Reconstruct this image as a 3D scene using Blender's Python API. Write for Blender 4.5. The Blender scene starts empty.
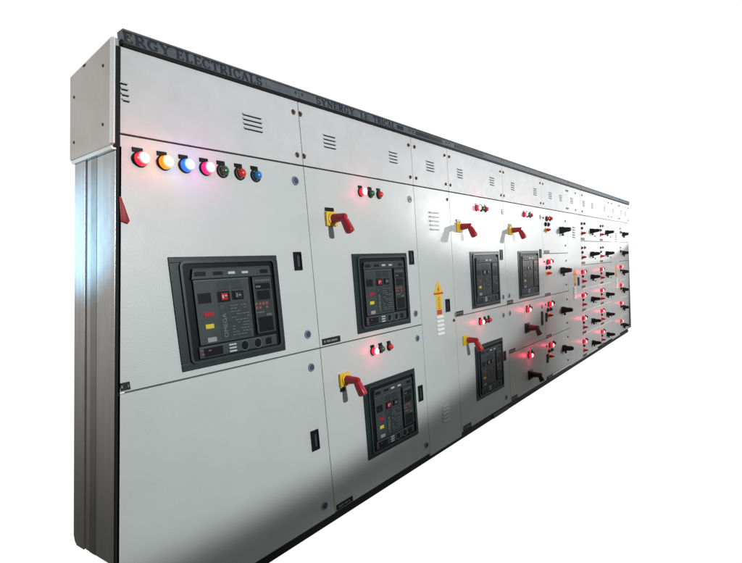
import bpy, bmesh, math, random
from mathutils import Vector, Matrix
random.seed(7)
R = math.radians
SC = bpy.context.scene
COL = SC.collection

# ------------------------------------------------------------------ materials
def srgb(r, g, b):
    f = lambda c: (c/255/12.92) if c/255 <= .04045 else ((c/255+.055)/1.055)**2.4
    return (f(r), f(g), f(b), 1)

def mat(name, col, rough=.5, metal=0, spec=.5, bump=0, bscale=300, mottle=0, mscale=6, emit=None, estr=0, stretch=None, coat=0, col2=None):
    m = bpy.data.materials.new(name); m.use_nodes = True
    nt = m.node_tree; n = nt.nodes; l = nt.links
    b = n['Principled BSDF']
    b.inputs['Base Color'].default_value = col
    b.inputs['Roughness'].default_value = rough
    b.inputs['Metallic'].default_value = metal
    b.inputs['Specular IOR Level'].default_value = spec
    b.inputs['Coat Weight'].default_value = coat
    tc = n.new('ShaderNodeTexCoord')
    geo = n.new('ShaderNodeNewGeometry')
    if mottle:
        t = n.new('ShaderNodeTexNoise'); t.inputs['Scale'].default_value = mscale; t.inputs['Detail'].default_value = 9
        t.inputs['Roughness'].default_value = .62
        src = geo.outputs['Position']
        if stretch:
            vm = n.new('ShaderNodeVectorMath'); vm.operation = 'MULTIPLY'; vm.inputs[1].default_value = stretch
            l.new(src, vm.inputs[0]); src = vm.outputs[0]
        l.new(src, t.inputs['Vector'])
        r = n.new('ShaderNodeValToRGB')
        r.color_ramp.elements[0].position = .32; r.color_ramp.elements[1].position = .68
        c2 = col2 or tuple(c*(1-mottle) for c in col[:3])+(1,)
        r.color_ramp.elements[0].color = c2; r.color_ramp.elements[1].color = col
        l.new(t.outputs['Fac'], r.inputs['Fac']); l.new(r.outputs['Color'], b.inputs['Base Color'])
        mr = n.new('ShaderNodeMapRange'); mr.inputs['To Min'].default_value = rough*.93; mr.inputs['To Max'].default_value = min(1, rough*1.09)
        mr.inputs['From Min'].default_value = .3; mr.inputs['From Max'].default_value = .7
        t2 = n.new('ShaderNodeTexNoise'); t2.inputs['Scale'].default_value = mscale*3.1; t2.inputs['Detail'].default_value = 6
        l.new(geo.outputs['Position'], t2.inputs['Vector'])
        l.new(t2.outputs['Fac'], mr.inputs['Value']); l.new(mr.outputs['Result'], b.inputs['Roughness'])
    if bump:
        t = n.new('ShaderNodeTexNoise'); t.inputs['Scale'].default_value = bscale; t.inputs['Detail'].default_value = 3
        l.new(geo.outputs['Position'], t.inputs['Vector'])
        bp = n.new('ShaderNodeBump'); bp.inputs['Strength'].default_value = bump; bp.inputs['Distance'].default_value = .002
        l.new(t.outputs['Fac'], bp.inputs['Height']); l.new(bp.outputs['Normal'], b.inputs['Normal'])
    if emit:
        b.inputs['Emission Color'].default_value = emit; b.inputs['Emission Strength'].default_value = estr
    return m

M = {}
M['paint'] = mat('light grey powder coat', (.55,.575,.57,1), .42, bump=.27, bscale=210, mottle=.06, mscale=3.5)
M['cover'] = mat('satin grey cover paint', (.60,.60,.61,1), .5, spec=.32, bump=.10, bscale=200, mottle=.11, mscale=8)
M['header'] = mat('slate grey header paint', (.11,.13,.152,1), .6, spec=.22, bump=.2, mottle=.35, mscale=22)
M['letters'] = mat('dark letter paint', (.018,.022,.03,1), .6, spec=.28, mottle=.3, mscale=60)
M['gap'] = mat('dark gasket and painted shadow', (.012,.013,.013,1), .6, spec=.12)
M['black'] = mat('black plastic', (.016,.019,.021,1), .38, spec=.28, bump=.1, bscale=500, mottle=.3, mscale=30)
M['bezel'] = mat('black moulded frame', (.018,.029,.032,1), .42, spec=.28, bump=.12, bscale=400, mottle=.25, mscale=20)
M['face'] = mat('dark grey moulding', (.038,.050,.055,1), .5, spec=.28, bump=.1, bscale=500, mottle=.2, mscale=25)
M['face2'] = mat('charcoal moulding', (.025,.033,.036,1), .5, spec=.28, mottle=.25, mscale=40)
M['inset'] = mat('very dark inset', (.009,.010,.012,1), .35, spec=.12)
M['rim'] = mat('satin black rim', (.030,.042,.046,1), .3, spec=.45)
M['trim'] = mat('grey moulded trim and painted highlight', (.095,.11,.115,1), .4, mottle=.2, mscale=30)
M['plinth'] = mat('black plinth paint', (.012,.013,.012,1), .55, spec=.28, mottle=.4, mscale=12, bump=.1)
M['carcass'] = mat('galvanised carcass', (.09,.10,.09,1), .5, metal=.3, mottle=.3)
M['white'] = mat('white print', (.44,.46,.45,1), .5)
M['print'] = mat('grey print', (.24,.26,.26,1), .55)
M['winred'] = mat('red window', (.36,.008,.022,1), .5, spec=.2)
M['winyellow'] = mat('yellow window', (.60,.50,.03,1), .5, spec=.2)
M['omega'] = mat('dull green grey print', (.13,.16,.14,1), .55)
M['yellow'] = mat('yellow plastic', (.78,.50,.02,1), .38, mottle=.12, mscale=40)
M['red'] = mat('red plastic', (.42,.011,.025,1), .34, mottle=.2, mscale=30)
M['deepred'] = mat('deep red plastic', (.30,.008,.015,1), .45, spec=.25)
M['redbtn'] = mat('red button plastic', (.60,.02,.02,1), .35)
M['orange'] = mat('orange print', (.24,.06,.035,1), .5)
M['arrow'] = mat('amber warning sticker', (.82,.54,.012,1), .45, mottle=.15, mscale=60)
M['arrowred'] = mat('red sticker print', (.55,.05,.02,1), .5)
M['screw'] = mat('bronze plated screw', (.20,.15,.10,1), .35, metal=.8, mottle=.3, mscale=90)
M['chrome'] = mat('nickel plated ring', (.26,.28,.34,1), .5, metal=.3)
M['lock'] = mat('blue grey lock core', (.05,.065,.13,1), .35)
M['steel'] = mat('zinc side steel', (.50,.49,.48,1), .36, metal=.35, mottle=.17, mscale=9, stretch=(1,6,.25))
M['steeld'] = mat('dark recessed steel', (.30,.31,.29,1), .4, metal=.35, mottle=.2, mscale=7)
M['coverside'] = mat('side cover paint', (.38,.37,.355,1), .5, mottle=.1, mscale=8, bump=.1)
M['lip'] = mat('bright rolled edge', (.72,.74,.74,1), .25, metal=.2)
M['whitestrip'] = mat('white kick strip and painted edge light', (.80,.81,.80,1), .4)
M['greenblack'] = mat('dark green frame', (.035,.055,.045,1), .5, mottle=.3)
M['greenlens'] = mat('dark green lens', (.015,.11,.045,1), .22, spec=.7)
M['redlens'] = mat('unlit red lens', (.62,.035,.03,1), .22, spec=.6)
M['bluelens'] = mat('unlit blue lens', (.02,.20,.52,1), .22, spec=.6)
M['darkred'] = mat('dark maroon plastic', (.10,.012,.014,1), .35)
def lit(name, c, s): return mat(name, (c[0]*.6, c[1]*.6, c[2]*.6, 1), .3, emit=(c[0], c[1], c[2], 1), estr=s)
def hot(name, rim, core):
    """a lens whose LED core shows brightest behind its centre"""
    m = lit(name, rim, 1.0); nt = m.node_tree; n = nt.nodes; l = nt.links; b = n['Principled BSDF']
    tc = n.new('ShaderNodeTexCoord'); vm = n.new('ShaderNodeVectorMath'); vm.operation = 'MULTIPLY'; vm.inputs[1].default_value = (1,0,1)
    ln = n.new('ShaderNodeVectorMath'); ln.operation = 'LENGTH'
    l.new(tc.outputs['Object'], vm.inputs[0]); l.new(vm.outputs[0], ln.inputs[0])
    mr = n.new('ShaderNodeMapRange'); mr.interpolation_type = 'SMOOTHSTEP'
    mr.inputs['From Min'].default_value = .0240; mr.inputs['From Max'].default_value = .0150
    l.new(ln.outputs['Value'], mr.inputs['Value'])
    mx = n.new('ShaderNodeMix'); mx.data_type = 'RGBA'; l.new(mr.outputs['Result'], mx.inputs['Factor'])
    mx.inputs['A'].default_value = (rim[0]*1.3, rim[1]*1.3, rim[2]*1.3, 1); mx.inputs['B'].default_value = (core[0], core[1], core[2], 1)
    l.new(mx.outputs['Result'], b.inputs['Emission Color']); b.inputs['Emission Strength'].default_value = 1
    return m
for k, rim, core in (('red',(1,.008,.04),(3,1.5,1.6)),('yellow',(1,.32,.01),(3,2.2,1.2)),('blue',(.015,.16,.95),(1.4,2.2,3.2)),('pink',(1,.01,.14),(3,1.6,2.2))):
    M['lit'+k] = hot('lit '+k+' lens', rim, core); M['lit'+k+'rim'] = lit('lit '+k+' lens skirt', rim, .95)

# ------------------------------------------------------------------ mesh helpers
def B(): return bmesh.new()
def box(bm, x0, x1, y0, y1, z0, z1, bev=0, seg=2):
    vs = [bm.verts.new((x, y, z)) for x in (x0, x1) for y in (y0, y1) for z in (z0, z1)]
    F = [(0,1,3,2),(4,6,7,5),(0,4,5,1),(2,3,7,6),(0,2,6,4),(1,5,7,3)]
    fs = [bm.faces.new([vs[i] for i in f]) for f in F]
    bmesh.ops.recalc_face_normals(bm, faces=fs)
    if bev:
        es = set(e for f in fs for e in f.edges)
        bmesh.ops.bevel(bm, geom=list(es), offset=bev, segments=seg, profile=.5, affect='EDGES')
    return vs
def poly(bm, pts, y0, y1, bev=0):
    """extruded outline: pts in (x, z), from y0 (outer) to y1"""
    a = [bm.verts.new((x, y0, z)) for x, z in pts]; b = [bm.verts.new((x, y1, z)) for x, z in pts]
    n = len(pts); fs = [bm.faces.new(a), bm.faces.new(b[::-1])]
    for i in range(n): fs.append(bm.faces.new((a[i], b[i], b[(i+1)%n], a[(i+1)%n])))
    bmesh.ops.recalc_face_normals(bm, faces=fs)
    if bev:
        bmesh.ops.bevel(bm, geom=list(fs[0].edges), offset=bev, segments=2, profile=.5, affect='EDGES')
def lathe(bm, prof, cx=0, cz=0, seg=20, y=0):
    """profile (radius, y) turned about an axis along Y at (cx, cz)"""
    rings = []
    for r, yy in prof:
        if r <= 1e-6: rings.append([bm.verts.new((cx, y+yy, cz))])
        else: rings.append([bm.verts.new((cx+r*math.cos(2*math.pi*i/seg), y+yy, cz+r*math.sin(2*math.pi*i/seg))) for i in range(seg)])
    fs = []
    for a, b in zip(rings, rings[1:]):
        for i in range(seg):
            j = (i+1) % seg
            q = [a[i] if len(a)>1 else a[0], a[j] if len(a)>1 else a[0], b[j] if len(b)>1 else b[0], b[i] if len(b)>1 else b[0]]
            u = []
            for v in q:
                if v not in u: u.append(v)
            if len(u) > 2: fs.append(bm.faces.new(u))
    bmesh.ops.recalc_face_normals(bm, faces=fs)
def loft(bm, secs):
    """rounded-rectangle sections: (centre Vector, half width, half height, x axis, z axis)"""
    rings = []
    for c, a, b, ux, uz in secs:
        ring = []
        for i in range(16):
            t = 2*math.pi*i/16; cx, cz = math.cos(t), math.sin(t)
            k = .55
            px = math.copysign(abs(cx)**k, cx)*a; pz = math.copysign(abs(cz)**k, cz)*b
            ring.append(bm.verts.new(c+ux*px+uz*pz))
        rings.append(ring)
    fs = [bm.faces.new(rings[0]), bm.faces.new(rings[-1][::-1])]
    for a, b in zip(rings, rings[1:]):
        for i in range(16):
            fs.append(bm.faces.new((a[i], a[(i+1)%16], b[(i+1)%16], b[i])))
    bmesh.ops.recalc_face_normals(bm, faces=fs)

CACHE = {}
def part(name, bm, m, parent, loc=(0,0,0), key=None, smooth=False, label=None):
    """one mesh object; bm may be a function, called only once per key"""
    if key and key in CACHE: me = CACHE[key]
    else:
        b = bm() if callable(bm) else bm
        me = bpy.data.meshes.new(name); b.to_mesh(me); b.free()
        me.materials.append(M[m])
        if smooth:
            me.polygons.foreach_set('use_smooth', [True]*len(me.polygons))
            try: me.set_sharp_from_angle(angle=R(38))
            except Exception: pass
        if key: CACHE[key] = me
    o = bpy.data.objects.new(name, me); COL.objects.link(o)
    o.parent = parent; o.location = loc
    if label: o['label'] = label
    return o

def glow(parent, loc, col, w=.05, rad=.012):
    d = bpy.data.lights.new('lamp_glow', 'POINT'); d.energy = w; d.color = col; d.shadow_soft_size = rad
    o = bpy.data.objects.new('lamp_glow', d); COL.objects.link(o); o.parent = parent; o.location = loc
def streak(parent, loc, col, w=.3):
    """added spot imitating a lens reflection smeared along the glossy door"""
    d = bpy.data.lights.new('streak_fill', 'SPOT'); d.energy = w; d.color = col; d.shadow_soft_size = .006
    d.spot_size = R(36); d.spot_blend = .7
    o = bpy.data.objects.new('streak_fill', d); COL.objects.link(o); o.parent = parent; o.location = loc
    o.rotation_euler = Vector((-1, .10, 0)).to_track_quat('-Z', 'Y').to_euler()

# ------------------------------------------------------------------ lettering
def stroke(bm, pts, w, k):
    """ribbon through (x,z) points with widths, thickness 2 mm, each stroke a hair apart"""
    y0 = -.0016-k*.00012; L = []; Rr = []
    for i, (p, ww) in enumerate(zip(pts, w)):
        a = Vector(pts[max(0, i-1)]); b = Vector(pts[min(len(pts)-1, i+1)]); d = (b-a).normalized()
        nrm = Vector((-d.y, d.x))*ww/2; p = Vector(p)
        L.append(p+nrm); Rr.append(p-nrm)
    for i in range(len(pts)-1):
        q = [L[i], L[i+1], Rr[i+1], Rr[i]]
        bm.faces.new([bm.verts.new((v.x, y0, v.y)) for v in q])
def arc(cx, cz, rx, rz, a0, a1, thick, thin, n=14):
    P = []; W = []
    for i in range(n+1):
        t = R(a0+(a1-a0)*i/n); P.append((cx+rx*math.cos(t), cz+rz*math.sin(t)))
        W.append(thin+(thick-thin)*abs(math.cos(t)))
    return P, W
def glyph(ch):
    """serif capitals in a unit-high box; returns strokes and advance"""
    T, t, s = .25, .11, .085
    V = lambda x, w=T, a=0, b=1: ([(x, a), (x, b)], [w, w])
    H = lambda z, x0, x1, w=s: ([(x0, z), (x1, z)], [w, w])
    if ch == 'E': return [V(.2), H(.03,.02,.68), H(.97,.02,.66), H(.5,.2,.52), V(.66,t,.0,.26), V(.64,t,.74,1), V(.5,t,.4,.6)], .80
    if ch == 'L': return [V(.2), H(.03,.02,.66), H(.97,.02,.4), V(.64,t,0,.28)], .76
    if ch == 'T': return [V(.38), H(.97,.02,.74), H(.03,.2,.56), V(.05,t,.72,1), V(.71,t,.72,1)], .82
    if ch == 'I': return [V(.2), H(.03,.02,.38), H(.97,.02,.38)], .46
    if ch == 'R': return [V(.2), H(.03,.02,.4), H(.97,.02,.42), arc(.4,.74,.25,.23,-90,90,T,s), H(.51,.2,.42), ([(.38,.5),(.76,.03)],[T*.9,T*.9]), H(.03,.64,.86)], .90
    if ch == 'C': return [arc(.45,.5,.35,.47,48,312,T,s), V(.72,t,.66,1), V(.72,t,0,.3)], .86
    if ch == 'G': return [arc(.45,.5,.35,.47,48,312,T,s), V(.72,t,.68,1), V(.68,T*.8,0,.42), H(.42,.5,.84)], .94
    if ch == 'Y': return [([(.12,.97),(.42,.46)],[T,T]), ([(.72,.97),(.42,.46)],[t,t]), V(.42,T,0,.48), H(.97,-.02,.28), H(.97,.58,.86), H(.03,.24,.6)], .88
    if ch == 'A': return [([(.12,.03),(.4,1)],[t,t]), ([(.4,1),(.72,.03)],[T,T]), H(.34,.2,.6), H(.03,-.02,.26), H(.03,.56,.88)], .92
    if ch == 'S': return [arc(.34,.73,.24,.24,30,270,T,s), arc(.34,.26,.26,.24,90,-150,T,s), V(.58,t,.72,1), V(.1,t,0,.3)], .74
    if ch == 'N': return [V(.16,t), V(.76,t), ([(.12,1),(.78,.02)],[T,T]), H(.97,-.02,.26), H(.03,0,.32), H(.97,.6,.92)], .96
    return [], .5
def serif_text(txt, width, height):
    bm = B(); adv = sum(glyph(c)[1]+.06 for c in txt); sx = width/adv; x = 0; k = 0
    for c in txt:
        S, a = glyph(c)
        for P, W in S:
            stroke(bm, [((x+px)*sx, pz*height) for px, pz in P], [w*(sx+height)/2 for w in W], k % 9); k += 1
        x += a+.06
    bmesh.ops.recalc_face_normals(bm, faces=bm.faces)
    for f in bm.faces:
        if f.normal.y > 0: f.normal_flip()
    return bm
def plain_text(txt, size, rot=0, depth=.0006):
    cu = bpy.data.curves.new('t', 'FONT'); cu.body = txt; cu.size = size; cu.extrude = depth
    cu.align_x = 'CENTER'; cu.align_y = 'CENTER'; cu.resolution_u = 3
    o = bpy.data.objects.new('t', cu); COL.objects.link(o)
    dg = bpy.context.evaluated_depsgraph_get()
    me = bpy.data.meshes.new_from_object(o.evaluated_get(dg))
    bpy.data.objects.remove(o)
    bm = B(); bm.from_mesh(me)
    bmesh.ops.transform(bm, matrix=Matrix.Rotation(-rot, 4, 'Y') @ Matrix.Rotation(math.pi/2, 4, 'X'), verts=bm.verts)
    return bm

# ------------------------------------------------------------------ kit of parts (origin on the door face, -Y is outwards)
DF = -.004   # door face sits a little proud of the origin plane
def screw(parent, x, z, y=DF):
    def f():
        b = B(); lathe(b, [(0,-.0105),(.006,-.010),(.0092,-.006),(.0105,-.002),(.0135,-.0015),(.0135,.002)], seg=14)
        box(b, -.006,.006,-.0112,-.0098,-.001,.001); return b
    return part('screw', f, 'screw', parent, (x, y, z), 'screw', True)
def door_lock(parent, x, z):
    def f():
        b = B(); lathe(b, [(.0155,-.004),(.0165,-.0055),(.0205,-.0055),(.0225,-.003),(.0235,.002)], seg=24); return b
    def g():
        b = B(); lathe(b, [(0,-.0035),(.0158,-.0035),(.0158,.002)], seg=20); box(b,-.011,.011,-.0065,-.003,-.0028,.0028,.0008); return b
    o = part('door_lock', f, 'chrome', parent, (x, DF, z), 'lockring', True)
    part('lock_core', g, 'lock', o, (0,0,0), 'lockcore', True)
    return o
def latch(parent, x, z, w=.05, h=.09):
    def f():
        b = B()
        box(b,-w/2,w/2,-.007,.0,-h/2,-h/2+.008,.001); box(b,-w/2,w/2,-.007,.0,h/2-.008,h/2,.001)
        box(b,-w/2,-w/2+.009,-.0068,.0,-h/2+.008,h/2-.008); box(b,w/2-.007,w/2,-.0068,.0,-h/2+.008,h/2-.008)
        box(b,-w/2+.009,w/2-.007,-.002,0,-h/2+.008,h/2-.008); return b
    def g():
        b = B(); box(b,-.004,.012,-.0045,-.0022,-h*.32,h*.30,.001); return b
    o = part('recessed_latch', f, 'inset', parent, (x, DF, z), 'latch%.3f%.3f'%(w,h))
    part('latch_tongue', g, 'face', o, (0,0,0), 'latcht%.3f'%h)
    return o
def label_plate(parent, x0, x1, z, h=.030, k=0):
    w = x1-x0
    def f():
        b = B(); box(b,-w/2,w/2,-.0025,.0,-h/2,h/2,.0006); return b
    def g():
        b = B(); r = random.Random(k)
        x = -w*.44
        while x < w*.30:
            l = r.uniform(.004,.010); 
            if r.random() < .75: box(b, x, x+l*.7, -.0032,-.0022, -h*.16, h*.16)
            x += l
        return b
    o = part('label_plate', f, 'black', parent, ((x0+x1)/2, DF, z), 'lab%.3f%.3f'%(w,h))
    part('label_print', g, 'print', o, (0,0,0), 'labp%.3f%d'%(w,k))
    return o
def pilot(parent, x, z, kind='red', lit_=True, s=1.0, tag=True, w=.05, streak_fill_w=0, dz=.0):
    """22 mm pilot light: collar, legend plate above, domed lens"""
    def f():
        b = B(); lathe(b, [(.019*s,-.009*s),(.0235*s,-.0085*s),(.0255*s,-.006*s),(.0265*s,0.002)], seg=24); return b
    def fs():
        b = B(); lathe(b, [(.0232*s,-.0075*s),(.0228*s,-.0120*s),(.0215*s,-.0235*s),(.0215*s,-.0255*s),(.0205*s,-.0275*s)], seg=24); return b
    def fl():
        b = B(); lathe(b, [(.0207*s,-.0265*s),(.0200*s,-.0320*s),(.0155*s,-.0370*s),(.008*s,-.0390*s),(0,-.0400*s)], seg=24); return b
    def ft():
        b = B(); box(b,-.022*s,.014*s,-.004,0,.0225*s,.0375*s,.0006); return b
    def fp():
        b = B(); box(b,-.013*s,.010*s,-.0048,-.0038,.028*s,.0325*s); return b
    o = part('pilot_light', f, 'black', parent, (x, DF, z), 'plcol%.2f'%s, True)
    if lit_:
        part('lens_skirt', fs, 'lit'+kind+'rim', o, (0,0,0), 'plsk%s%.2f'%(kind,s), True)
        part('lens', fl, 'lit'+kind, o, (0,0,0), 'pllens%s%.2f'%(kind,s), True)
        c = {'red':(1,.03,.10),'yellow':(1,.50,.06),'blue':(.16,.25,1),'pink':(1,.05,.35)}[kind]
        glow(o, (0,-.058,0), c, w*5.5, .014)
        if streak_fill_w: streak(o, (-.031,-.019,0), c, streak_fill_w*.8)  # added spot, stands in for the reflected streak
    else:
        def fu():
            b = B(); lathe(b, [(.0168*s,-.008*s),(.0168*s,-.018*s),(.0145*s,-.025*s),(.010*s,-.029*s),(0,-.031*s)], seg=24); return b
        part('lens', fu, kind, o, (0,0,0), 'plun%s%.2f'%(kind,s), True)
    if tag:
        q = part('legend_plate', ft, 'inset', o, (0,0,0), 'pltag%.2f'%s)
    return o
def pistol(parent, x, z, plate='yellow', grip='red', tag=True, tilt=0, droop=.085):
    """door mounted rotary handle: square plate, hub along -Y, grip hanging from its end"""
    def fp():
        b = B(); box(b,-.043,.043,-.016,0,-.038,.038,.005,3)
        lathe(b, [(.032,-.016),(.032,-.022),(.028,-.024),(.020,-.024)], seg=24)
        return b
    def fg():
        b = B(); X = Vector((1,0,0)); Z = Vector((0,0,1))
        lathe(b, [(.024,-.022),(.0245,-.040),(.021,-.075),(.0185,-.104),(.014,-.112),(0,-.114)], seg=20)
        d = Vector((.06,-.42,-.90)).normalized(); y = Vector((0,-.90,.42)).normalized()
        S = []
        for t, a, bb in ((0,.017,.014),(.02,.0190,.0195),(.05,.0205,.0220),(droop-.008,.0215,.0235),(droop,.0195,.0210),(droop+.003,.013,.015)):
            S.append((Vector((0,-.094,-.004))+d*t, a, bb, X, y))
        loft(b, S); return b
    def ft():
        b = B(); box(b,-.038,.030,-.006,0,.041,.060,.001); return b
    o = part('rotary_handle', fp, plate, parent, (x, DF, z), 'rhp'+plate, True)
    part('hand_grip', fg, grip, o, (0,0,0), 'rhg'+grip+'%.3f'%droop, True)
    if tag: part('legend_plate', ft, 'inset', o, (0,0,0), 'rht')
    return o
def cone_handle(parent, x, z, L=.12, s=1.0):
    """black extended rotary handle of the feeder doors"""
    def f():
        b = B(); box(b,-.036*s,.036*s,-.010,0,-.040*s,.040*s,.004,2); return b
    def g():
        b = B(); X = Vector((1,0,0)); Z = Vector((0,0,1)); S = []
        for y, a, h in ((-.008,.030,.036),(-.020,.031,.040),(-.036,.029,.038),(-.046,.024,.030),(-L*.62,.023,.028),(-L*.85,.022,.025),(-L,.018,.020),(-L-.006,.012,.014)):
            S.append((Vector((0,y,0)), a*s, h*s, X, Z))
        loft(b, S)
        lathe(b, [(.012*s,-.012),(.012*s,-.035),(0,-.037)], .016*s, -.052*s, 12)
        return b
    o = part('rotary_handle', f, 'black', parent, (x, DF, z), 'chp%.2f'%s, True)
    part('hand_grip', g, 'black', o, (0,0,0), 'chg%.3f%.2f'%(L,s), True)
    return o
def selector(parent, x, z, base='yellow', s=1.0):
    """small plate with a pointed red knob"""
    def f():
        b = B(); box(b,-.020*s,.020*s,-.005,0,-.026*s,.026*s,.002); return b
    def g():
        b = B(); lathe(b, [(.013*s,-.005),(.015*s,-.018),(.014*s,-.030),(.009*s,-.045),(.004*s,-.056),(0,-.058)], seg=16); return b
    o = part('selector_switch', f, base, parent, (x, DF, z), 'selb%s%.2f'%(base,s), True)
    part('knob', g, 'redbtn', o, (0,0,0), 'selk%.2f'%s, True)
    return o
def push(parent, x, z, m='black', s=1.0):
    def f():
        b = B(); lathe(b, [(0,-.020*s),(.0125*s,-.020*s),(.0135*s,-.018*s),(.0135*s,-.011*s),(.017*s,-.010*s),(.020*s,-.008*s),(.022*s,.002)], seg=18); return b
    return part('push_button', f, m, parent, (x, DF, z), 'push%s%.2f'%(m,s), True)
def louvres(parent, x0, x1, z0, z1, n, y=DF, m='cover', slot=True, depth=.006, fill=1):
    """bank of pressed louvres with a dark slot under each hood"""
    w = x1-x0; h = z1-z0; p = h/(n-.45)
    def f():
        b = B()
        for i in range(n):
            z = h-(i+.0)*p
            # hood: quarter round bulge, open below
            pr = [(0,.0),(-depth*.5,-p*.05*fill),(-depth,-p*.28*fill),(-depth,-p*.36*fill)]
            for (ya, za), (yb, zb) in zip(pr, pr[1:]):
                b.faces.new([b.verts.new(v) for v in ((0,ya,z+za),(w,ya,z+za),(w,yb,z+zb),(0,yb,z+zb))])
            for xx in (0, w):
                b.faces.new([b.verts.new((xx, ya, z+za)) for ya, za in pr]+[b.verts.new((xx,0,z-p*.36*fill))])
        bmesh.ops.remove_doubles(b, verts=b.verts, dist=1e-5); bmesh.ops.recalc_face_normals(b, faces=b.faces); return b
    def g():
        b = B()
        for i in range(n):
            z = h-i*p; box(b, .003, w-.003, -.0012, .0, z-p*.58, z-p*.34)
        return b
    o = part('louvre_bank', f, m, parent, (x0, y, z0), None)
    if slot: part('louvre_slots', g, 'gap', o, (0,0,0), None)
    return o

def breaker(root, x, z0=1.018, z1=1.480, w=.564, labels=True, omega=True, seed=0, far=False):
    """draw-out circuit breaker seen through a moulded door frame; local origin lower left of the frame"""
    H = z1-z0
    def fr():
        b = B(); y0 = -.010
        # flat flange as four butted bars, then a raised rounded inner border
        box(b,0,w,y0,0,0,.030,.003); box(b,0,w,y0,0,H-.024,H,.003)
        box(b,0,.045,y0,0,.030,H-.024); box(b,w-.030,w,y0,0,.030,H-.024)
        return b
    def well():
        b = B(); box(b,.046,w-.031,-.003,.0,.031,H-.025); return b
    def rg():
        b = B()
        def ring(xa,xb,za,zb,t,ya,yb,r):
            outer=[];inner=[]
            for cx,cz,a0 in ((xb-r,zb-r,0),(xa+r,zb-r,90),(xa+r,za+r,180),(xb-r,za+r,270)):
                for i in range(6):
                    a=R(a0+i*18); outer.append((cx+r*math.cos(a),cz+r*math.sin(a))); inner.append((cx+(r-t)*math.cos(a),cz+(r-t)*math.sin(a)))
            n=len(outer); V=lambda p,y:b.verts.new((p[0],y,p[1]))
            A=[V(p,yb) for p in outer];Bq=[V(p,ya) for p in outer];C=[V(p,ya) for p in inner];D=[V(p,yb) for p in inner]
            for i in range(n):
                j=(i+1)%n
                for P,Q in ((A,Bq),(Bq,C),(C,D)): b.faces.new((P[i],P[j],Q[j],Q[i]))
        ring(.040,w-.022,.022,H-.016,.011,-.024,-.001,.026)
        bmesh.ops.recalc_face_normals(b, faces=b.faces)
        return b
    o = part('circuit_breaker', fr, 'bezel', root, (x, DF, z0), 'brframe')
    part('raised_rim', rg, 'rim', o, (0,0,0), 'brring', True)
    part('frame_well', well, 'inset', o, (0,0,0), 'brwell')
    o.scale = (1, .55, 1)   # the moulding is shallow
    g = lambda xx: xx-1.101   # measured on the first breaker
    v = lambda zz: zz-1.018
    def body():
        b = B()
        box(b,g(1.193),g(1.476),-.020,-.003,v(1.112),v(1.384),.003)
        # slanted head strip
        poly(b,[(g(1.186),v(1.386)),(g(1.612),v(1.386)),(g(1.606),v(1.428)),(g(1.196),v(1.428))],-.026,-.003,.004)
        return b
    part('front_panel', body, 'face', o, (0,0,0), 'brbody')
    def trip():
        b = B(); box(b,g(1.497),g(1.608),-.024,-.003,v(1.120),v(1.384),.003); return b
    t = part('trip_unit', trip, 'face2', o, (0,0,0), 'brtrip')
    def strip():
        b = B(); box(b,g(1.184),g(1.610),-.018,-.003,v(1.056),v(1.106),.005); return b
    part('rating_strip', strip, 'face', o, (0,0,0), 'brstrip')
    def bx(name, m, x_, X_, ya, yb, z_, Z_, bev=.001):
        def q_():
            b = B(); box(b, g(x_), g(X_), ya, yb, v(z_), v(Z_), bev); return b
        return part(name, q_, m, o, (0,0,0), 'brq%s%.3f%.3f'%(m, x_, z_))
    y = -.0275
    bx('window','inset',1.200,1.255,y,-.025,1.399,1.417); bx('window','inset',1.290,1.340,y,-.025,1.400,1.415); bx('window','inset',1.545,1.592,y,-.025,1.398,1.416)
    y = -.0215
    bx('button_well','inset',1.300,1.366,y,-.018,1.283,1.330); bx('button_well','inset',1.376,1.440,y,-.018,1.288,1.328)
    bx('window','inset',1.205,1.270,y,-.019,1.285,1.328)
    bx('screen','inset',1.508,1.597,-.0256,-.022,1.325,1.352); bx('screen','inset',1.514,1.592,-.0256,-.022,1.276,1.318)
    bx('trip_cover','inset',1.508,1.596,-.0250,-.022,1.128,1.196); bx('window','inset',1.205,1.300,-.0187,-.017,1.062,1.098)
    for cx in (1.418,1.493):
        def sk():
            b = B(); lathe(b,[(0,-.0185),(.021,-.0185),(.0225,-.0200),(.024,-.0200),(.025,-.017)],g(cx),v(1.080),20); return b
        part('key_socket', sk, 'trim', o, (0,0,0), 'brsk%.3f'%cx)
        def sj():
            b = B(); lathe(b,[(0,-.0190),(.0200,-.0190),(.0200,-.018)],g(cx),v(1.080),20); return b
        part('key_socket', sj, 'inset', o, (0,0,0), 'brsj%.3f'%cx)
    def tp():
        b = B(); box(b,g(1.300),g(1.458),-.0212,-.019,v(1.122),v(1.278),.001)
        return b
    part('rating_plate', tp, 'face2', o, (0,0,0), 'brplate')
    bx('push_plate','face2',1.306,1.364,-.0225,-.019,1.336,1.374,.002); bx('push_plate','face2',1.378,1.434,-.0225,-.019,1.336,1.374,.002)
    bx('white_label','white',1.368,1.404,-.0275,-.025,1.402,1.413); bx('white_label','white',1.441,1.476,-.0275,-.025,1.402,1.412)
    def wh():
        b = B()
        for i in range(3): box(b,g(1.334),g(1.372),-.0195,-.0175,v(1.062+i*.0145),v(1.069+i*.0145))
        return b
    part('striped_label', wh, 'white', o, (0,0,0), 'brwhite')
    def rb():
        b = B(); box(b,g(1.318),g(1.352),-.030,-.020,v(1.292),v(1.322),.002); return b
    q = part('push_button', rb, 'winred' if not far else 'darkred', o, (0,0,0), 'brred%d'%far, label='red trip push button')
    def rz():
        b = B(); box(b,g(1.323),g(1.330),-.0308,-.0295,v(1.300),v(1.314)); box(b,g(1.337),g(1.347),-.0308,-.0295,v(1.308),v(1.313)); return b
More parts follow.
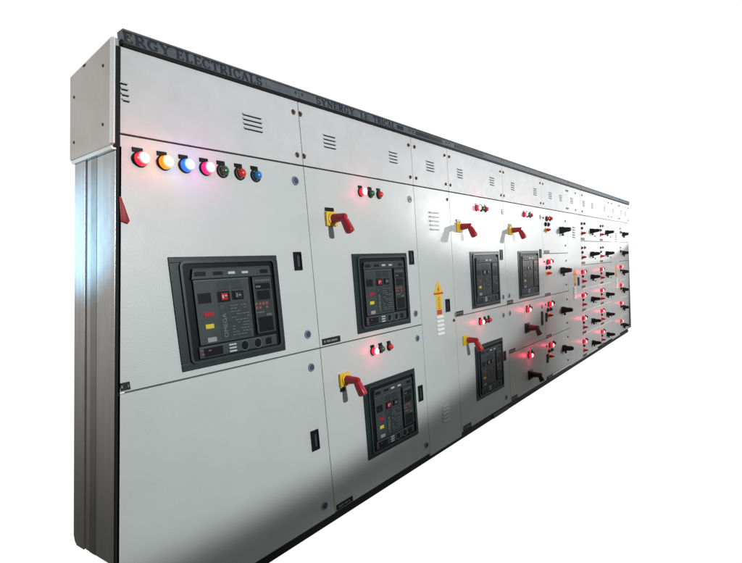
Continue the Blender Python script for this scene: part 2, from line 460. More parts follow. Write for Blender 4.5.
    part('button_print', rz, 'white', q, (0,0,0), 'brredp')
    def bb():
        b = B(); box(b,g(1.392),g(1.428),-.030,-.020,v(1.294),v(1.322),.003); return b
    q = part('push_button', bb, 'black', o, (0,0,0), 'brblk', label='black close push button')
    def bz():
        b = B(); box(b,g(1.400),g(1.404),-.0308,-.0295,v(1.300),v(1.316)); box(b,g(1.409),g(1.423),-.0308,-.0295,v(1.306),v(1.310)); return b
    part('button_print', bz, 'print', q, (0,0,0), 'brblkp')
    def rw():
        b = B(); box(b,g(1.227),g(1.272),-.0225,-.019,v(1.230),v(1.248),.001); return b
    part('indicator_window', rw, 'winred' if not far else 'darkred', o, (0,0,0), 'brrw%d'%far, label='red indicator window' if not far else None)
    def yw():
        b = B(); box(b,g(1.227),g(1.268),-.0225,-.019,v(1.178),v(1.197),.001); return b
    part('indicator_window', yw, 'winyellow', o, (0,0,0), 'bryw', label='yellow indicator window')
    def gw():
        b = B(); box(b,g(1.229),g(1.274),-.0225,-.019,v(1.120),v(1.140),.001); return b
    part('indicator_window', gw, 'print', o, (0,0,0), 'brgw', label='pale grey indicator window')
    def tx():
        b = B(); r = random.Random(3+seed)
        for i in range(11):     # rows of rating text, printed sideways down the plate
            z = v(1.265)-i*.013
            xx = g(1.362)
            while xx < g(1.450):
                l = r.uniform(.006,.018)
                if r.random() < .7: box(b,xx,xx+l,-.0217,-.0211,z-.0022,z+.0022)
                xx += l+.004
        return b
    part('rating_print', tx, 'trim', o, (0,0,0), 'brtx')
    def ti():
        b = B()
        for i in range(8): box(b,g(1.510)+i*.0115,g(1.510)+i*.0115+.008,-.0246,-.0238,v(1.361),v(1.370))
        return b
    part('unit_title', ti, 'trim', o, (0,0,0), 'brti')
    bx('screen_text','trim',1.512,1.540,-.0262,-.0254,1.334,1.342,0); bx('screen_text','trim',1.505,1.548,-.0246,-.0238,1.216,1.222,0)
    bx('screen_text','trim',1.560,1.592,-.0246,-.0238,1.200,1.210,0); bx('rotary_lock','inset',1.540,1.575,-.0225,-.0175,1.066,1.096,.004)
    def lg():
        b = B(); lathe(b,[(.0065,-.0216),(.0085,-.0216),(.0085,-.021)],g(1.319),v(1.262),14); return b
    part('emblem', lg, 'trim', o, (0,0,0), 'brlg')
    def om(): return plain_text('OMEGA', .030, rot=math.pi/2)
    if omega: part('lettering', om, 'omega', o, (g(1.326),-.0218,v(1.182)), 'bromega')
    def og():
        b = B()
        for r_ in range(2):
            for i in range(4):
                if (r_, i) == (1, 2): continue
                xx = g(1.500)+i*.0205; z = v(1.258-r_*.018)
                box(b,xx,xx+.012,-.0246,-.0238,z-.004,z+.004); box(b,xx+.003,xx+.014,-.0246,-.0238,z+.005,z+.007)
        return b
    part('setting_dials', og, 'orange' if not far else 'trim', o, (0,0,0), 'brog%d'%far)
    for xx, z in ((1.188,1.088),(1.193,1.072),(1.228,1.084)): bx('strip_mark','orange' if not far else 'trim',xx,xx+.013,-.0196,-.0175,z,z+.005,0)
    def pp():   # lighter strips painted as highlights along the mouldings
        b = B()
        box(b,g(1.197),g(1.605),-.0285,-.0255,v(1.4285),v(1.4305),.001)
        box(b,g(1.193),g(1.476),-.0215,-.0195,v(1.3795),v(1.3825)); box(b,g(1.186),g(1.608),-.0195,-.0175,v(1.1035),v(1.1055))
        box(b,g(1.499),g(1.501),-.0252,-.0235,v(1.125),v(1.380)); box(b,g(1.604),g(1.606),-.0252,-.0235,v(1.125),v(1.380))
        return b
    part('painted_highlight', pp, 'trim', o, (0,0,0), 'brpp')
    return o

# ------------------------------------------------------------------ cubicles
Z_TOP, Z_HB, Z_CB, Z_MID = 2.292, 2.236, 1.925, .988
DEP = .36
def XL(z): return 1.022-(2.267-z)*.150     # raking left end of the board
def root_empty(name, x, label, cat, group):
    o = bpy.data.objects.new(name, None); COL.objects.link(o); o.location = (x, 0, 0); o.empty_display_size = .2
    o['label'] = label; o['category'] = cat
    if group: o['group'] = group
    return o
def slab(x0, x1, z0, z1, bev=.0016, xfun=None, y0=DF, y1=.016):
    b = B()
    if xfun: poly(b, [(xfun(z0),z0),(x1,z0),(x1,z1),(xfun(z1),z1)], y0, y1, bev)
    else: box(b, x0, x1, y0, y1, z0, z1, bev)
    return b
GV = .0017; G = .0032   # half of the gap between doors
def carcass(rt, x0, x1, left=None):
    b = B()
    box(b, (left if left else x0)+.002, x1-.002, .018, DEP, .06, Z_HB-.01)
    part('carcass', b, 'carcass', rt)
def plinth(rt, x0, x1, h=.052, y=.012):
    b = B(); box(b, x0, x1, y, DEP-.02, 0, h, .002); return part('plinth', b, 'plinth', rt)
def header(rt, x0, x1, insets=()):
    b = B()
    # folded channel: flat fascia with a small returned lip above and below
    box(b, x0+.001, x1-.001, -.018, .02, Z_HB+.010, Z_TOP-.007, .001)
    box(b, x0+.001, x1-.001, -.024, .02, Z_TOP-.007, Z_TOP, .002)
    h = part('header_fascia', b, 'header', rt)
    b = B(); box(b, x0+.001, x1-.001, -.013, .05, Z_HB, Z_HB+.010)
    part('fascia_painted_shadow', b, 'gap', h)  # dark strip painted as the shadow under the fascia
    for sx in (x0+.022, x1-.022): screw(h, sx, 2.268, -.018).scale = (.6, .5, .6)
    for a, c in insets:
        b = B(); box(b, a, c, -.0205, -.016, Z_HB+.018, Z_TOP-.014, .001); part('nameplate', b, 'letters', h)
    return h
def cover(rt, x0, x1, lou, screws, xfun=None):
    c = part('vent_cover', slab(x0+GV, x1-GV, Z_CB+.004, Z_HB-.001, .0016, xfun), 'cover', rt)
    for a, d in lou: louvres(c, a, d, 2.042, 2.112, 4)
    for sx in screws:
        for z in (2.178, 1.974): screw(c, sx, z)
    return c
def L(rt, x): return x-rt.location.x

CUB = 'cubicles of the long switchboard'; CHA = 'narrow chambers between the cubicles'
# ---- A
A = root_empty('switchgear_cubicle', 0, 'wide near end cubicle with a lit row of coloured lamps above its large black breaker', 'switchboard cubicle', CUB)
b = B(); poly(b, [(1.02,.06),(1.908,.06),(1.908,Z_HB-.01),(1.02,Z_HB-.01)], .018, DEP-.02); part('carcass', b, 'carcass', A)
plinth(A, .95, 1.912)
h = header(A, 1.030, 1.912)
t = part('lettering', serif_text('ERGY', .192, .034), 'letters', h, (1.030,-.0175,Z_HB+.013))
t = part('lettering', serif_text('ELECTRICALS', .440, .034), 'letters', h, (1.240,-.0175,Z_HB+.013))
b = B(); box(b, 1.70, 1.80, -.0195, -.017, Z_HB+.020, Z_HB+.036, .001); part('nameplate', b, 'header', h)
c = cover(A, 0, 1.912, [(1.552,1.662)], [1.874], xfun=lambda z: XL(z)+.004)
louvres(c, XL(2.1)+.006, 1.032, 2.042, 2.112, 4)
d = part('door', slab(0, 1.912-GV, Z_MID+G, Z_CB-G, .0016, xfun=lambda z: XL(z)+.004), 'paint', A, label='upper door with coloured lamps and a breaker')
for i, (x, k, l_) in enumerate(((1.040,'red',1),(1.137,'yellow',1),(1.229,'blue',1),(1.324,'pink',1),(1.408,'greenlens',0),(1.500,'redlens',0),(1.590,'bluelens',0))):
    pilot(A, x, 1.842, k, l_, 1.12, w=.045)
door_lock(A, 1.843, 1.845); door_lock(A, 1.829, 1.073)
latch(A, 1.806, 1.449, .052, .092); label_plate(A, XL(1.01)+.014, XL(1.01)+.050, 1.012, .030, 5)
b = B(); poly(b, [(.942,1.700),(.947,1.700),(.967,1.614),(.958,1.603),(.934,1.612)], -.012, -.004, .003)
part('rotary_handle', b, 'deepred', A, smooth=True, label='red handle tip cut off at the side cover')
breaker(A, 1.101)
d2 = part('door', slab(0, 1.912-GV, .055, Z_MID-G, .0016, xfun=lambda z: XL(z)+.004), 'paint', A, label='plain lower door')
latch(A, 1.808, .510, .056, .110); door_lock(A, 1.832, .898); door_lock(A, 1.835, .130)
# side wall of the end cubicle (rakes with the end)
def sidepoly(name, ya, yb, za, zb, xo, m, th=.010, bev=0, parent=A, rnd=False):
    """plate in the raking end plane, xo metres outside it"""
    b = B()
    pts = [(ya,za),(yb,za),(yb,zb),(ya,zb)]
    if rnd: pts = [(ya,za),(yb-.03,za),(yb-.012,za+.012),(yb,za+.035),(yb,zb),(ya,zb)]
    o_ = [b.verts.new((XL(z)-xo, y, z)) for y, z in pts]; i_ = [b.verts.new((XL(z)-xo+th, y, z)) for y, z in pts]
    n = len(pts); fs = [b.faces.new(o_), b.faces.new(i_[::-1])]
    for i in range(n): fs.append(b.faces.new((o_[i], i_[i], i_[(i+1)%n], o_[(i+1)%n])))
    bmesh.ops.recalc_face_normals(b, faces=fs)
    if bev: bmesh.ops.bevel(b, geom=list(b.edges), offset=bev, segments=2, profile=.5, affect='EDGES')
    return part(name, b, m, parent)
sp = sidepoly('side_panel', .004, .235, .362, 1.900, .004, 'steel', .012, .003)
sidepoly('corner_post', .240, .335, .362, 2.0, .010, 'steel', .016, .003, sp, rnd=True)
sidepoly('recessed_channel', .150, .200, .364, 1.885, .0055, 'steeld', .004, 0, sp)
sidepoly('edge_gasket', -.004, .006, .30, 1.880, .003, 'gap', .016, 0, sp)
# top side cover box
b = B()
za, zb = 1.880, 2.262
def cv(y, z, xo): return (XL(z)-xo, y, z)
o_ = [cv(-.004,za,.026), cv(.345,za+.012,.026), cv(.345,2.222,.026), cv(-.004,zb,.026)]
i_ = [cv(-.004,za,-.004), cv(.345,za+.012,-.004), cv(.345,2.222,-.004), cv(-.004,zb,-.004)]
V1 = [b.verts.new(p) for p in o_]; V2 = [b.verts.new(p) for p in i_]
fs = [b.faces.new(V1), b.faces.new(V2[::-1])]+[b.faces.new((V1[i],V2[i],V2[(i+1)%4],V1[(i+1)%4])) for i in range(4)]
bmesh.ops.recalc_face_normals(b, faces=fs); bmesh.ops.bevel(b, geom=list(b.edges), offset=.006, segments=3, profile=.5, affect='EDGES')
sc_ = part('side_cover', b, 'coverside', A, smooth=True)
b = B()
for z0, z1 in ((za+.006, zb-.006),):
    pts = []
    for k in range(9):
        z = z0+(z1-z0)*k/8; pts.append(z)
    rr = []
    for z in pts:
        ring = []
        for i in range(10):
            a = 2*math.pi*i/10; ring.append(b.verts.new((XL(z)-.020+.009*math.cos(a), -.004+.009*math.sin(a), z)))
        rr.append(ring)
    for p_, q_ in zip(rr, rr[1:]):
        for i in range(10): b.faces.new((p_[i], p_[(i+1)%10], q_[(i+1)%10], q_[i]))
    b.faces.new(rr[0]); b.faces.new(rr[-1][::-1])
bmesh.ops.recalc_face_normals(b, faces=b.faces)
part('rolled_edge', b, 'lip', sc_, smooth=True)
b = B()
fs = []
W = [(XL(z)-.013, XL(z)+.007, z) for z in (za-.005, zb-.03)]
poly(b, [(W[0][0],W[0][2]),(W[0][1],W[0][2]),(W[1][1],W[1][2]),(W[1][0],W[1][2])], -.0075, .02)
part('edge_gasket', b, 'gap', sc_)
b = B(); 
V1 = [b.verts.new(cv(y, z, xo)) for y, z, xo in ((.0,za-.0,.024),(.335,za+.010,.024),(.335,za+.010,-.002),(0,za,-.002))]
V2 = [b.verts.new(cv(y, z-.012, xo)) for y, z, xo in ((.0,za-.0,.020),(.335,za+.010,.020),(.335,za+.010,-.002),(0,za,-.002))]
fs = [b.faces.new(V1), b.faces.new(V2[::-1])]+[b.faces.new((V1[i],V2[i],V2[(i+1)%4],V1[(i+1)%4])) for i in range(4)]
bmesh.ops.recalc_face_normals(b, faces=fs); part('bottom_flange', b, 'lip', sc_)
def side_screw(y, z, xo=.027):
    def f():
        bb = B(); lathe(bb, [(0,-.003),(.004,-.003),(.006,-.001),(.006,.002)], seg=12)
        bmesh.ops.transform(bb, matrix=Matrix.Rotation(-math.pi/2, 4, 'Z'), verts=bb.verts); return bb
    part('screw', f, 'screw', sc_, (XL(z)-xo, y, z), 'sidescrew', True)
for y, z in ((.055,2.175),(.055,1.965),(.30,1.955),(.30,2.13)): side_screw(y, z)
b = B(); box(b, XL(2.23)-.0275, XL(2.23)-.022, .20,.225, 2.210,2.230,.001); part('cover_clip', b, 'screw', sc_)

# ---- ACB cubicles
def acb(rt, x0, x1, hx, lamps, brx, lock_x, latch_x, streak_fill_w=0, w=.04):
    pistol(rt, L(rt,hx), 1.668)
    for i, x in enumerate(lamps):
        pilot(rt, L(rt,x), 1.832, 'red' if i == 0 else ('greenlens' if i == 1 else 'redlens'), i == 0, 1.0, w=w, streak_fill_w=streak_fill_w if i == 0 else 0)
    door_lock(rt, L(rt,lock_x), 1.830)
    latch(rt, L(rt,latch_x), 1.449, .055, .092)
    breaker(rt, L(rt,brx), far=brx > 3)
def doors(rt, x0, x1, zs, labels=None):
    out = []
    for i, (za_, zb_) in enumerate(zip(zs, zs[1:])):
        out.append(part('door', slab(L(rt,x0)+GV, L(rt,x1)-GV, za_+G, zb_-G), 'paint', rt, label=labels[i] if labels else None))
    return out

Bc = root_empty('switchgear_cubicle', 1.912, 'cubicle beside the wide end one, two black breakers and two red handles on yellow plates', 'switchboard cubicle', CUB)
x0, x1 = 1.912, 2.944
carcass(Bc, 0, x1-x0); plinth(Bc, 0, x1-x0)
h = header(Bc, 0, x1-x0, [(.86,.93)])
part('lettering', serif_text('SYNERGY', .315, .032), 'letters', h, (L(Bc,2.035),-.0175,Z_HB+.014))
part('lettering', serif_text('LE', .075, .030), 'letters', h, (L(Bc,2.402),-.0175,Z_HB+.014))
part('lettering', serif_text('TRICAL', .225, .032), 'letters', h, (L(Bc,2.525),-.0175,Z_HB+.014))
cover(Bc, 0, x1-x0, [(L(Bc,2.080),L(Bc,2.178)),(L(Bc,2.680),L(Bc,2.772))], [L(Bc,1.921),L(Bc,2.912)])
doors(Bc, x0, x1, [.055, Z_MID, Z_CB])
acb(Bc, x0, x1, 2.081, (2.365,2.456,2.542), 2.234, 2.885, 2.857)
pistol(Bc, L(Bc,2.079), .782, tag=False)
b = B(); box(b,-.038,.0,-.006,0,-.066,-.044,.001); part('legend_plate', b, 'inset', Bc, (L(Bc,2.079),DF,.782))
for i, x in enumerate((2.365,2.446,2.535)): pilot(Bc, L(Bc,x), .897, 'red' if i == 0 else ('greenlens' if i == 1 else 'redlens'), i == 0, 1.0, w=.05)
breaker(Bc, L(Bc,2.238), .246, .708)
door_lock(Bc, L(Bc,2.870), .902); door_lock(Bc, L(Bc,2.868), 1.073); door_lock(Bc, L(Bc,2.900), .131)
latch(Bc, L(Bc,2.862), .518, .055, .112)
label_plate(Bc, L(Bc,1.930), L(Bc,2.078), 1.016, .034, 1); label_plate(Bc, L(Bc,1.925), L(Bc,2.068), .078, .032, 2)

# ---- C cable chamber
Cc = root_empty('cable_chamber', 2.944, 'narrow chamber with the biggest yellow arrow sticker and three louvre banks', 'cable chamber', CHA)
x0, x1 = 2.944, 3.432
carcass(Cc, 0, x1-x0); plinth(Cc, 0, x1-x0, .045)
header(Cc, 0, x1-x0, [(.05,.40)])
cover(Cc, 0, x1-x0, [(L(Cc,3.126),L(Cc,3.232))], [L(Cc,2.985),L(Cc,3.392)])
part('front_panel', slab(GV, x1-x0-GV, .035, Z_CB-G), 'paint', Cc)
louvres(Cc, L(Cc,3.128), L(Cc,3.252), 1.632, 1.765, 5, m='paint', slot=False, depth=.010)
louvres(Cc, L(Cc,3.143), L(Cc,3.240), .885, 1.025, 5, m='whitestrip', slot=False, depth=.008, fill=1.8)
louvres(Cc, L(Cc,3.150), L(Cc,3.240), .225, .350, 5, m='paint', slot=False, depth=.010)
def arrow_sign(rt, x, zt, zb, w):
    def f():
        b = B(); hh = (zt-zb)*.40
        poly(b, [(-w*.26,zb-zt),(w*.26,zb-zt),(w*.26,-hh),(w/2,-hh),(0,0),(-w/2,-hh),(-w*.26,-hh)], -.0016, 0); return b
    o = part('arrow_sticker', f, 'arrow', rt, (x, DF, zt), 'arrow%.3f'%w)
    def g():
        b = B(); hh = (zt-zb)*.40
        box(b,-w*.45,w*.45,-.0022,-.0014,-hh-.001,-hh+.012)
        box(b,-w*.24,w*.24,-.0022,-.0014,zb-zt+.002,zb-zt+.036)
        # lightning bolt
        b.faces.new([b.verts.new((p[0]*w,-.0022,p[1]*w)) for p in ((.04,-.28),(-.12,-.48),(-.02,-.48),(-.06,-.62),(.12,-.43),(.02,-.43))][::-1])
        r = random.Random(2); z = -hh-.022
        while z > zb-zt+.045:
            s_ = r.uniform(.006,.011); box(b,-w*.09,w*.10,-.0022,-.0014,z-s_*.55,z); z -= s_+.004
        bmesh.ops.recalc_face_normals(b, faces=b.faces); return b
    part('sticker_print', g, 'arrowred', o, (0,0,0), 'arrowp%.3f'%w)
arrow_sign(Cc, L(Cc,3.190), 1.280, 1.030, .145)
latch(Cc, L(Cc,3.314), 1.087, .060, .096); screw(Cc, L(Cc,3.40), 1.865); screw(Cc, L(Cc,3.40), .965)
label_plate(Cc, L(Cc,3.44)-.02, L(Cc,3.44)-.012, 1.006, .03, 3)

# ---- D
D = root_empty('switchgear_cubicle', 3.432, 'cubicle just right of the biggest yellow arrow, two breakers and two red handles', 'switchboard cubicle', CUB)
x0, x1 = 3.432, 4.436
carcass(D, 0, x1-x0); plinth(D, 0, x1-x0, .05)
header(D, 0, x1-x0, [(.10,.60)])
cover(D, 0, x1-x0, [(L(D,3.582),L(D,3.666)),(L(D,4.170),L(D,4.258))], [L(D,3.462),L(D,4.398)])
doors(D, x0, x1, [.06, Z_MID, Z_CB])
acb(D, x0, x1, 3.556, (3.885,3.975,4.055), 3.720, 4.410, 4.345, streak_fill_w=.10, w=.04)
pistol(D, L(D,3.568), .788, tag=False)
for i, x in enumerate((3.853,3.945,4.023)): pilot(D, L(D,x), .898, 'red' if i == 0 else ('redlens' if i == 2 else 'darkred'), i == 0, 1.0, w=.05, streak_fill_w=.25 if i == 0 else 0)
breaker(D, L(D,3.726), .246, .708, far=True)
door_lock(D, L(D,4.340), .903); door_lock(D, L(D,4.352), 1.069); latch(D, L(D,4.330), .528, .048, .088); door_lock(D, L(D,4.33), .135)
label_plate(D, L(D,3.440), L(D,3.560), 1.010, .034, 4); label_plate(D, L(D,3.46), L(D,3.60), .085, .04, 6); 

b = B(); box(b, .62, .96, .004, .02, .002, .040, .003); part('base_channel', b, 'carcass', D)
# ---- E
E_ = root_empty('switchgear_cubicle', 4.436, 'cubicle with one red handle, one breaker and two black handles below it', 'switchboard cubicle', CUB)
x0, x1 = 4.436, 5.460
carcass(E_, 0, x1-x0); plinth(E_, 0, x1-x0, .05)
header(E_, 0, x1-x0)
cover(E_, 0, x1-x0, [(L(E_,4.635),L(E_,4.719)),(L(E_,5.226),L(E_,5.315))], [L(E_,4.466),L(E_,5.425)])
doors(E_, x0, x1, [.06, .528, Z_MID, Z_CB])
acb(E_, x0, x1, 4.575, (4.935,5.025,5.110), 4.738, 5.405, 5.372, streak_fill_w=.10)
pistol(E_, L(E_,4.905), .715, 'black', 'darkred', tag=False, droop=.055).scale = (1.3,1.15,1.3); pistol(E_, L(E_,4.955), .225, 'black', 'black', tag=False, droop=.050).scale = (1.25,1.1,1.25)
for z, x in ((.896,4.930),(.428,4.945)):
    pilot(E_, L(E_,x), z, 'red', True, 1.1, w=.07, streak_fill_w=.40); pilot(E_, L(E_,x)+.085, z+.010, 'darkred', False, .9)
door_lock(E_, L(E_,5.38), .885); door_lock(E_, L(E_,4.49), .905); door_lock(E_, L(E_,4.49), 1.07)
label_plate(E_, L(E_,4.440), L(E_,4.580), 1.008, .040, 7); label_plate(E_, L(E_,4.445), L(E_,4.588), .546, .036, 8); label_plate(E_, L(E_,4.46), L(E_,4.60), .085, .04, 9)
latch(E_, L(E_,5.365), .760, .05, .15); 

# ---- F
F_ = root_empty('switchgear_cubicle', 5.460, 'slim cubicle of four stacked doors, each with a black handle and red-tipped switch', 'switchboard cubicle', CUB)
x0, x1 = 5.460, 6.350
carcass(F_, 0, x1-x0); plinth(F_, 0, x1-x0, .05)
header(F_, 0, x1-x0)
cover(F_, 0, x1-x0, [(L(F_,5.70),L(F_,5.79)),(L(F_,6.07),L(F_,6.16))], [L(F_,5.51),L(F_,6.325)])
doors(F_, x0, x1, [.088, .527, Z_MID, 1.446, Z_CB], ['lowest of the four doors', 'third door from the top', 'second door from the top', 'uppermost door, its lamp unlit'])
b = B(); box(b, .06, x1-x0, -.006, .02, .066, .084, .002); part('kick_strip', b, 'whitestrip', F_)
for i, z in enumerate((1.82, 1.355, .892, .432)):
    on = i > 0
    pilot(F_, L(F_,5.600), z, 'red' if on else 'redlens', on, 1.15, tag=False, w=.07, streak_fill_w=.35 if on else 0)
    pilot(F_, L(F_,5.715), z+.006, 'redlens' if i == 0 else 'darkred', False, 1.05, tag=False)
    push(F_, L(F_,5.555), z-.060, 'black', 1.1); push(F_, L(F_,5.648), z-.060, 'black', 1.1)
    selector(F_, L(F_,5.570), z-.122, 'yellow', 1.15)
    cone_handle(F_, L(F_,6.075), z-.112, .115, 1.0)
    screw(F_, L(F_,6.26), z+.0); screw(F_, L(F_,6.25), z-.285); screw(F_, L(F_,5.49), z+.005)
    latch(F_, L(F_,5.50), z-.135, .045, .10) if i > 1 else None
    label_plate(F_, L(F_,5.49), L(F_,5.66), z-.355, .034, 10+i)

# ---- G
Gc = root_empty('cable_chamber', 6.350, 'narrow chamber with a small yellow arrow, just right of the four-door cubicle', 'cable chamber', CHA)
x0, x1 = 6.350, 6.920
carcass(Gc, 0, x1-x0); plinth(Gc, 0, x1-x0, .05)
header(Gc, 0, x1-x0)
cover(Gc, 0, x1-x0, [(L(Gc,6.50),L(Gc,6.60))], [L(Gc,6.385),L(Gc,6.70)])
part('front_panel', slab(GV, x1-x0-GV, .055, Z_CB-G), 'paint', Gc)
arrow_sign(Gc, L(Gc,6.622), 1.262, 1.030, .150); latch(Gc, L(Gc,6.766), 1.08, .060, .110)
louvres(Gc, L(Gc,6.55), L(Gc,6.66), .875, 1.020, 5, m='whitestrip', slot=False, depth=.010, fill=2.1)
louvres(Gc, L(Gc,6.56), L(Gc,6.66), 1.63, 1.765, 5, m='paint', slot=True, depth=.012)

# ---- H
Hc = root_empty('switchgear_cubicle', 6.920, 'far cubicle with two columns of six small doors and twelve black handles', 'switchboard cubicle', CUB)
x0, xm, x1 = 6.920, 7.735, 8.610
carcass(Hc, 0, x1-x0); plinth(Hc, 0, x1-x0, .05)
header(Hc, 0, x1-x0)
cover(Hc, 0, x1-x0, [(L(Hc,7.03),L(Hc,7.13)),(L(Hc,7.46),L(Hc,7.56)),(L(Hc,8.16),L(Hc,8.26))], [L(Hc,7.00),L(Hc,8.44)])
ZH = [.075, .366, .670, .972, 1.283, 1.594, Z_CB]
doors(Hc, x0, xm, ZH); doors(Hc, xm, x1, ZH)
for za_ in (.366,.670,.972):  # white strips painted as light caught on the door top edges
    b = B(); box(b, .03, x1-x0-.03, -.0065, .0, za_-.0065, za_+.0055, .001); part('door_edge_highlight', b, 'whitestrip', Hc)
b = B(); box(b, 0, xm-x0-.05, -.006, .02, .056, .072, .002); part('kick_strip', b, 'whitestrip', Hc)
for r_ in range(6):
    zc = (1.815,1.505,1.193,.887,.583,.272)[r_]; on = r_ > 1
    for col, xb in ((0, 6.950), (1, 7.925)):
        pilot(Hc, L(Hc,xb), zc, 'red' if on else 'redlens', on, 1.1 if on else .75, tag=False, w=.045, streak_fill_w=.30 if on else 0)
        pilot(Hc, L(Hc,xb)+.13, zc+.004, 'redlens' if not on else 'darkred', False, .75 if not on else 1.0, tag=False)
        push(Hc, L(Hc,xb)+.01, zc-.058, 'black', 1.0)
        selector(Hc, L(Hc,xb)+.02, zc-.122, 'redbtn', 1.1)
        cone_handle(Hc, L(Hc,(7.40,8.26)[col]), zc-.085, .112, .86)
        screw(Hc, L(Hc,(7.62,8.55)[col]), zc-.148)
        label_plate(Hc, L(Hc,xb)-.02, L(Hc,xb)+.14, zc-.195, .03, 20+r_)
# ---- I
Ic = root_empty('cable_chamber', 8.610, 'farthest narrow chamber, tiny arrow sticker above a white louvre', 'cable chamber', CHA)
x0, x1 = 8.610, 9.170
carcass(Ic, 0, x1-x0); plinth(Ic, 0, x1-x0, .05); header(Ic, 0, x1-x0)
cover(Ic, 0, x1-x0, [(L(Ic,8.70),L(Ic,8.80))], [L(Ic,8.645),L(Ic,9.13)])
part('front_panel', slab(GV, x1-x0-GV, .055, Z_CB-G), 'paint', Ic)
arrow_sign(Ic, L(Ic,8.92), 1.262, 1.040, .13); louvres(Ic, L(Ic,8.90), L(Ic,9.02), .860, 1.020, 5, m='whitestrip', slot=False, depth=.010, fill=2.1)
louvres(Ic, L(Ic,8.90), L(Ic,9.0), 1.60, 1.74, 5, m='paint', slot=True, depth=.012)
# ---- J
J = root_empty('switchgear_cubicle', 9.170, 'farthest cubicle at the right end, a single column of six small doors with black handles', 'switchboard cubicle', CUB)
x0, x1 = 9.170, 9.930
carcass(J, 0, x1-x0); plinth(J, 0, x1-x0, .05); header(J, 0, x1-x0)
cover(J, 0, x1-x0, [(L(J,9.28),L(J,9.38)),(L(J,9.62),L(J,9.72))], [L(J,9.22),L(J,9.88)])
doors(J, x0, x1, ZH)
for za_ in (.366,.670,.972):  # same painted edge light on this column of doors
    b = B(); box(b, .03, x1-x0-.10, -.0065, .0, za_-.0065, za_+.0055, .001); part('door_edge_highlight', b, 'whitestrip', J)
for r_ in range(6):
    zc = (1.815,1.505,1.190,.888,.586,.279)[r_]; on = r_ > 1
    pilot(J, L(J,9.235), zc, 'red' if on else 'redlens', on, 1.1 if on else .6, tag=False, w=.04)
    push(J, L(J,9.25), zc-.06, 'black', 1.2)
    cone_handle(J, L(J,9.42), zc-.090, .092, .95)
b = B(); poly(b, [(L(J,9.932),.06),(L(J,10.19),.06),(L(J,10.05),1.25),(L(J,9.932),2.0)], .012, .30); part('end_frame', b, 'greenblack', J)

# ------------------------------------------------------------------ camera
f_px, u, v = 500.0, 371.0, 345.27
Rm = [[0.6073398942940166,-0.1536588639131448,0.7794403160857503],[-0.7907510619195215,-0.022458653238648908,0.6117257285482238],[-0.07649190069596812,-0.9878686969611032,-0.1351459458966135]]
cam = bpy.data.cameras.new('camera'); co = bpy.data.objects.new('camera', cam); COL.objects.link(co)
# columns of Rm: image right, image down, viewing direction
right = Vector([r[0] for r in Rm]); down = Vector([r[1] for r in Rm]); fwd = Vector([r[2] for r in Rm])
mw = Matrix.Identity(4)
for i in range(3): mw[i][0] = right[i]; mw[i][1] = -down[i]; mw[i][2] = -fwd[i]
mw.translation = Vector((0,-1.85,1.3423)); co.matrix_world = mw
cam.sensor_width = 36; cam.lens = f_px/742*36
cam.shift_x = (371-u)/742; cam.shift_y = (v-281.5)/742
cam.clip_start = .02; cam.clip_end = 200
SC.camera = co

# ------------------------------------------------------------------ studio light
w = bpy.data.worlds.new('World'); SC.world = w; w.use_nodes = True
nt = w.node_tree; n = nt.nodes; l = nt.links
for x in list(n): n.remove(x)
out = n.new('ShaderNodeOutputWorld'); bg = n.new('ShaderNodeBackground'); l.new(bg.outputs[0], out.inputs[0])
tc = n.new('ShaderNodeTexCoord'); sep = n.new('ShaderNodeSeparateXYZ'); l.new(tc.outputs['Generated'], sep.inputs[0])
def ramp(sock, a, b_):
    m = n.new('ShaderNodeMapRange'); m.interpolation_type = 'SMOOTHSTEP'; m.inputs['From Min'].default_value = a; m.inputs['From Max'].default_value = b_
    l.new(sock, m.inputs['Value']); return m.outputs['Result']
def mul(a, b_):
    m = n.new('ShaderNodeMath'); m.operation = 'MULTIPLY'; l.new(a, m.inputs[0]); l.new(b_, m.inputs[1]); return m.outputs[0]
def mix(f, a, b_):
    m = n.new('ShaderNodeMix'); m.data_type = 'RGBA'; l.new(f, m.inputs['Factor'])
    for s, q in ((m.inputs['A'], a), (m.inputs['B'], b_)):
        if isinstance(q, tuple): s.default_value = q
        else: l.new(q, s)
    return m.outputs['Result']
up = ramp(sep.outputs['Z'], -.25, .15)
room = mix(up, (.028,.050,.034,1), (.20,.21,.215,1))
aisle = mix(ramp(sep.outputs['Z'], -.14, .05), (.22,.225,.22,1), (1.15,1.15,1.17,1))
room = mix(ramp(sep.outputs['X'], .62, .93), room, aisle)
room = mix(ramp(sep.outputs['X'], -.30, .10), (.10,.10,.092,1), room)
mask = mul(ramp(sep.outputs['X'], -.12, .02), ramp(sep.outputs['Y'], -.10, -.02))
colr = mix(mask, room, (1.06,1.06,1.06,1))
l.new(colr, bg.inputs['Color']); bg.inputs['Strength'].default_value = 1

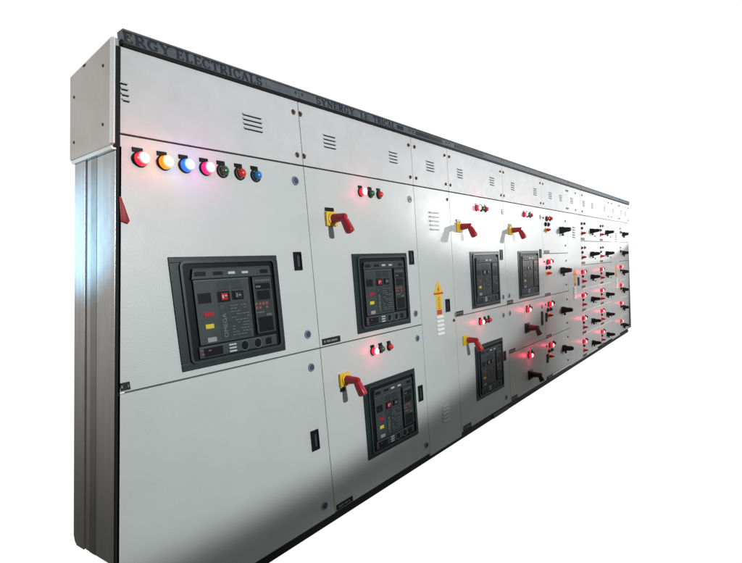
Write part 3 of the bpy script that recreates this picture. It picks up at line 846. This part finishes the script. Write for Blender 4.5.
def area(name, loc, tgt, sx, sy, e, col, spread=180):
    d = bpy.data.lights.new(name, 'AREA'); d.shape = 'RECTANGLE'; d.size = sx; d.size_y = sy; d.energy = e; d.color = col; d.spread = R(spread)
    o = bpy.data.objects.new(name, d); COL.objects.link(o); o.location = loc
    o.rotation_euler = (Vector(tgt)-Vector(loc)).to_track_quat('-Z', 'Y').to_euler(); return o
def spot(name, loc, tgt, size, blend, e, col, rad=.05):
    d = bpy.data.lights.new(name, 'SPOT'); d.spot_size = R(size); d.spot_blend = blend; d.energy = e; d.color = col; d.shadow_soft_size = rad
    o = bpy.data.objects.new(name, d); COL.objects.link(o); o.location = loc
    o.rotation_euler = (Vector(tgt)-Vector(loc)).to_track_quat('-Z', 'Y').to_euler(); return o
fl = spot('front_lamp', (2.2,-3.6,2.0), (2.2,0,1.74), 45.2, .24, 455, (.975,1,.995), .05); fl.scale = (3.35,1,1)
fl.rotation_euler = (fl.rotation_euler.to_matrix() @ Matrix.Rotation(R(3.0), 3, 'Z')).to_euler()
al = spot('aisle_lamp', (10.2,-3.6,2.4), (8.6,0,2.10), 21.5, .22, 960, (1,1,1), .06); al.scale = (4.75,1,1)
spot('low_aisle_fill', (8.3,-3.0,1.25), (8.0,0,.85), 82, .5, 235, (1,1,.99), .08)  # added fill spot brightening the lower far doors
fb = spot('floor_bounce_fill', (2.0,-1.1,-.35), (2.1,0,-.02), 12, .9, 5, (.96,1,.96), .1); fb.scale = (6,1,1)  # added spot imitating floor bounce; no floor is modelled
spot('end_fill', (-.9,.55,2.2), (.95,.17,1.88), 78, 1, 150, (1,.985,.955), .15)  # added fill; its soft cone fades the light down the side panel
spot('blue_end_lamp', (-.2,1.0,1.55), (.92,.29,1.60), 25, 1, 230, (.36,.70,1), .05)

# ------------------------------------------------------------------ render
SC.view_settings.view_transform = 'Standard'; SC.view_settings.look = 'None'
SC.view_settings.exposure = 0; SC.view_settings.gamma = 1
SC.render.engine = 'CYCLES'
SC.cycles.use_denoising = True
SC.cycles.max_bounces = 6
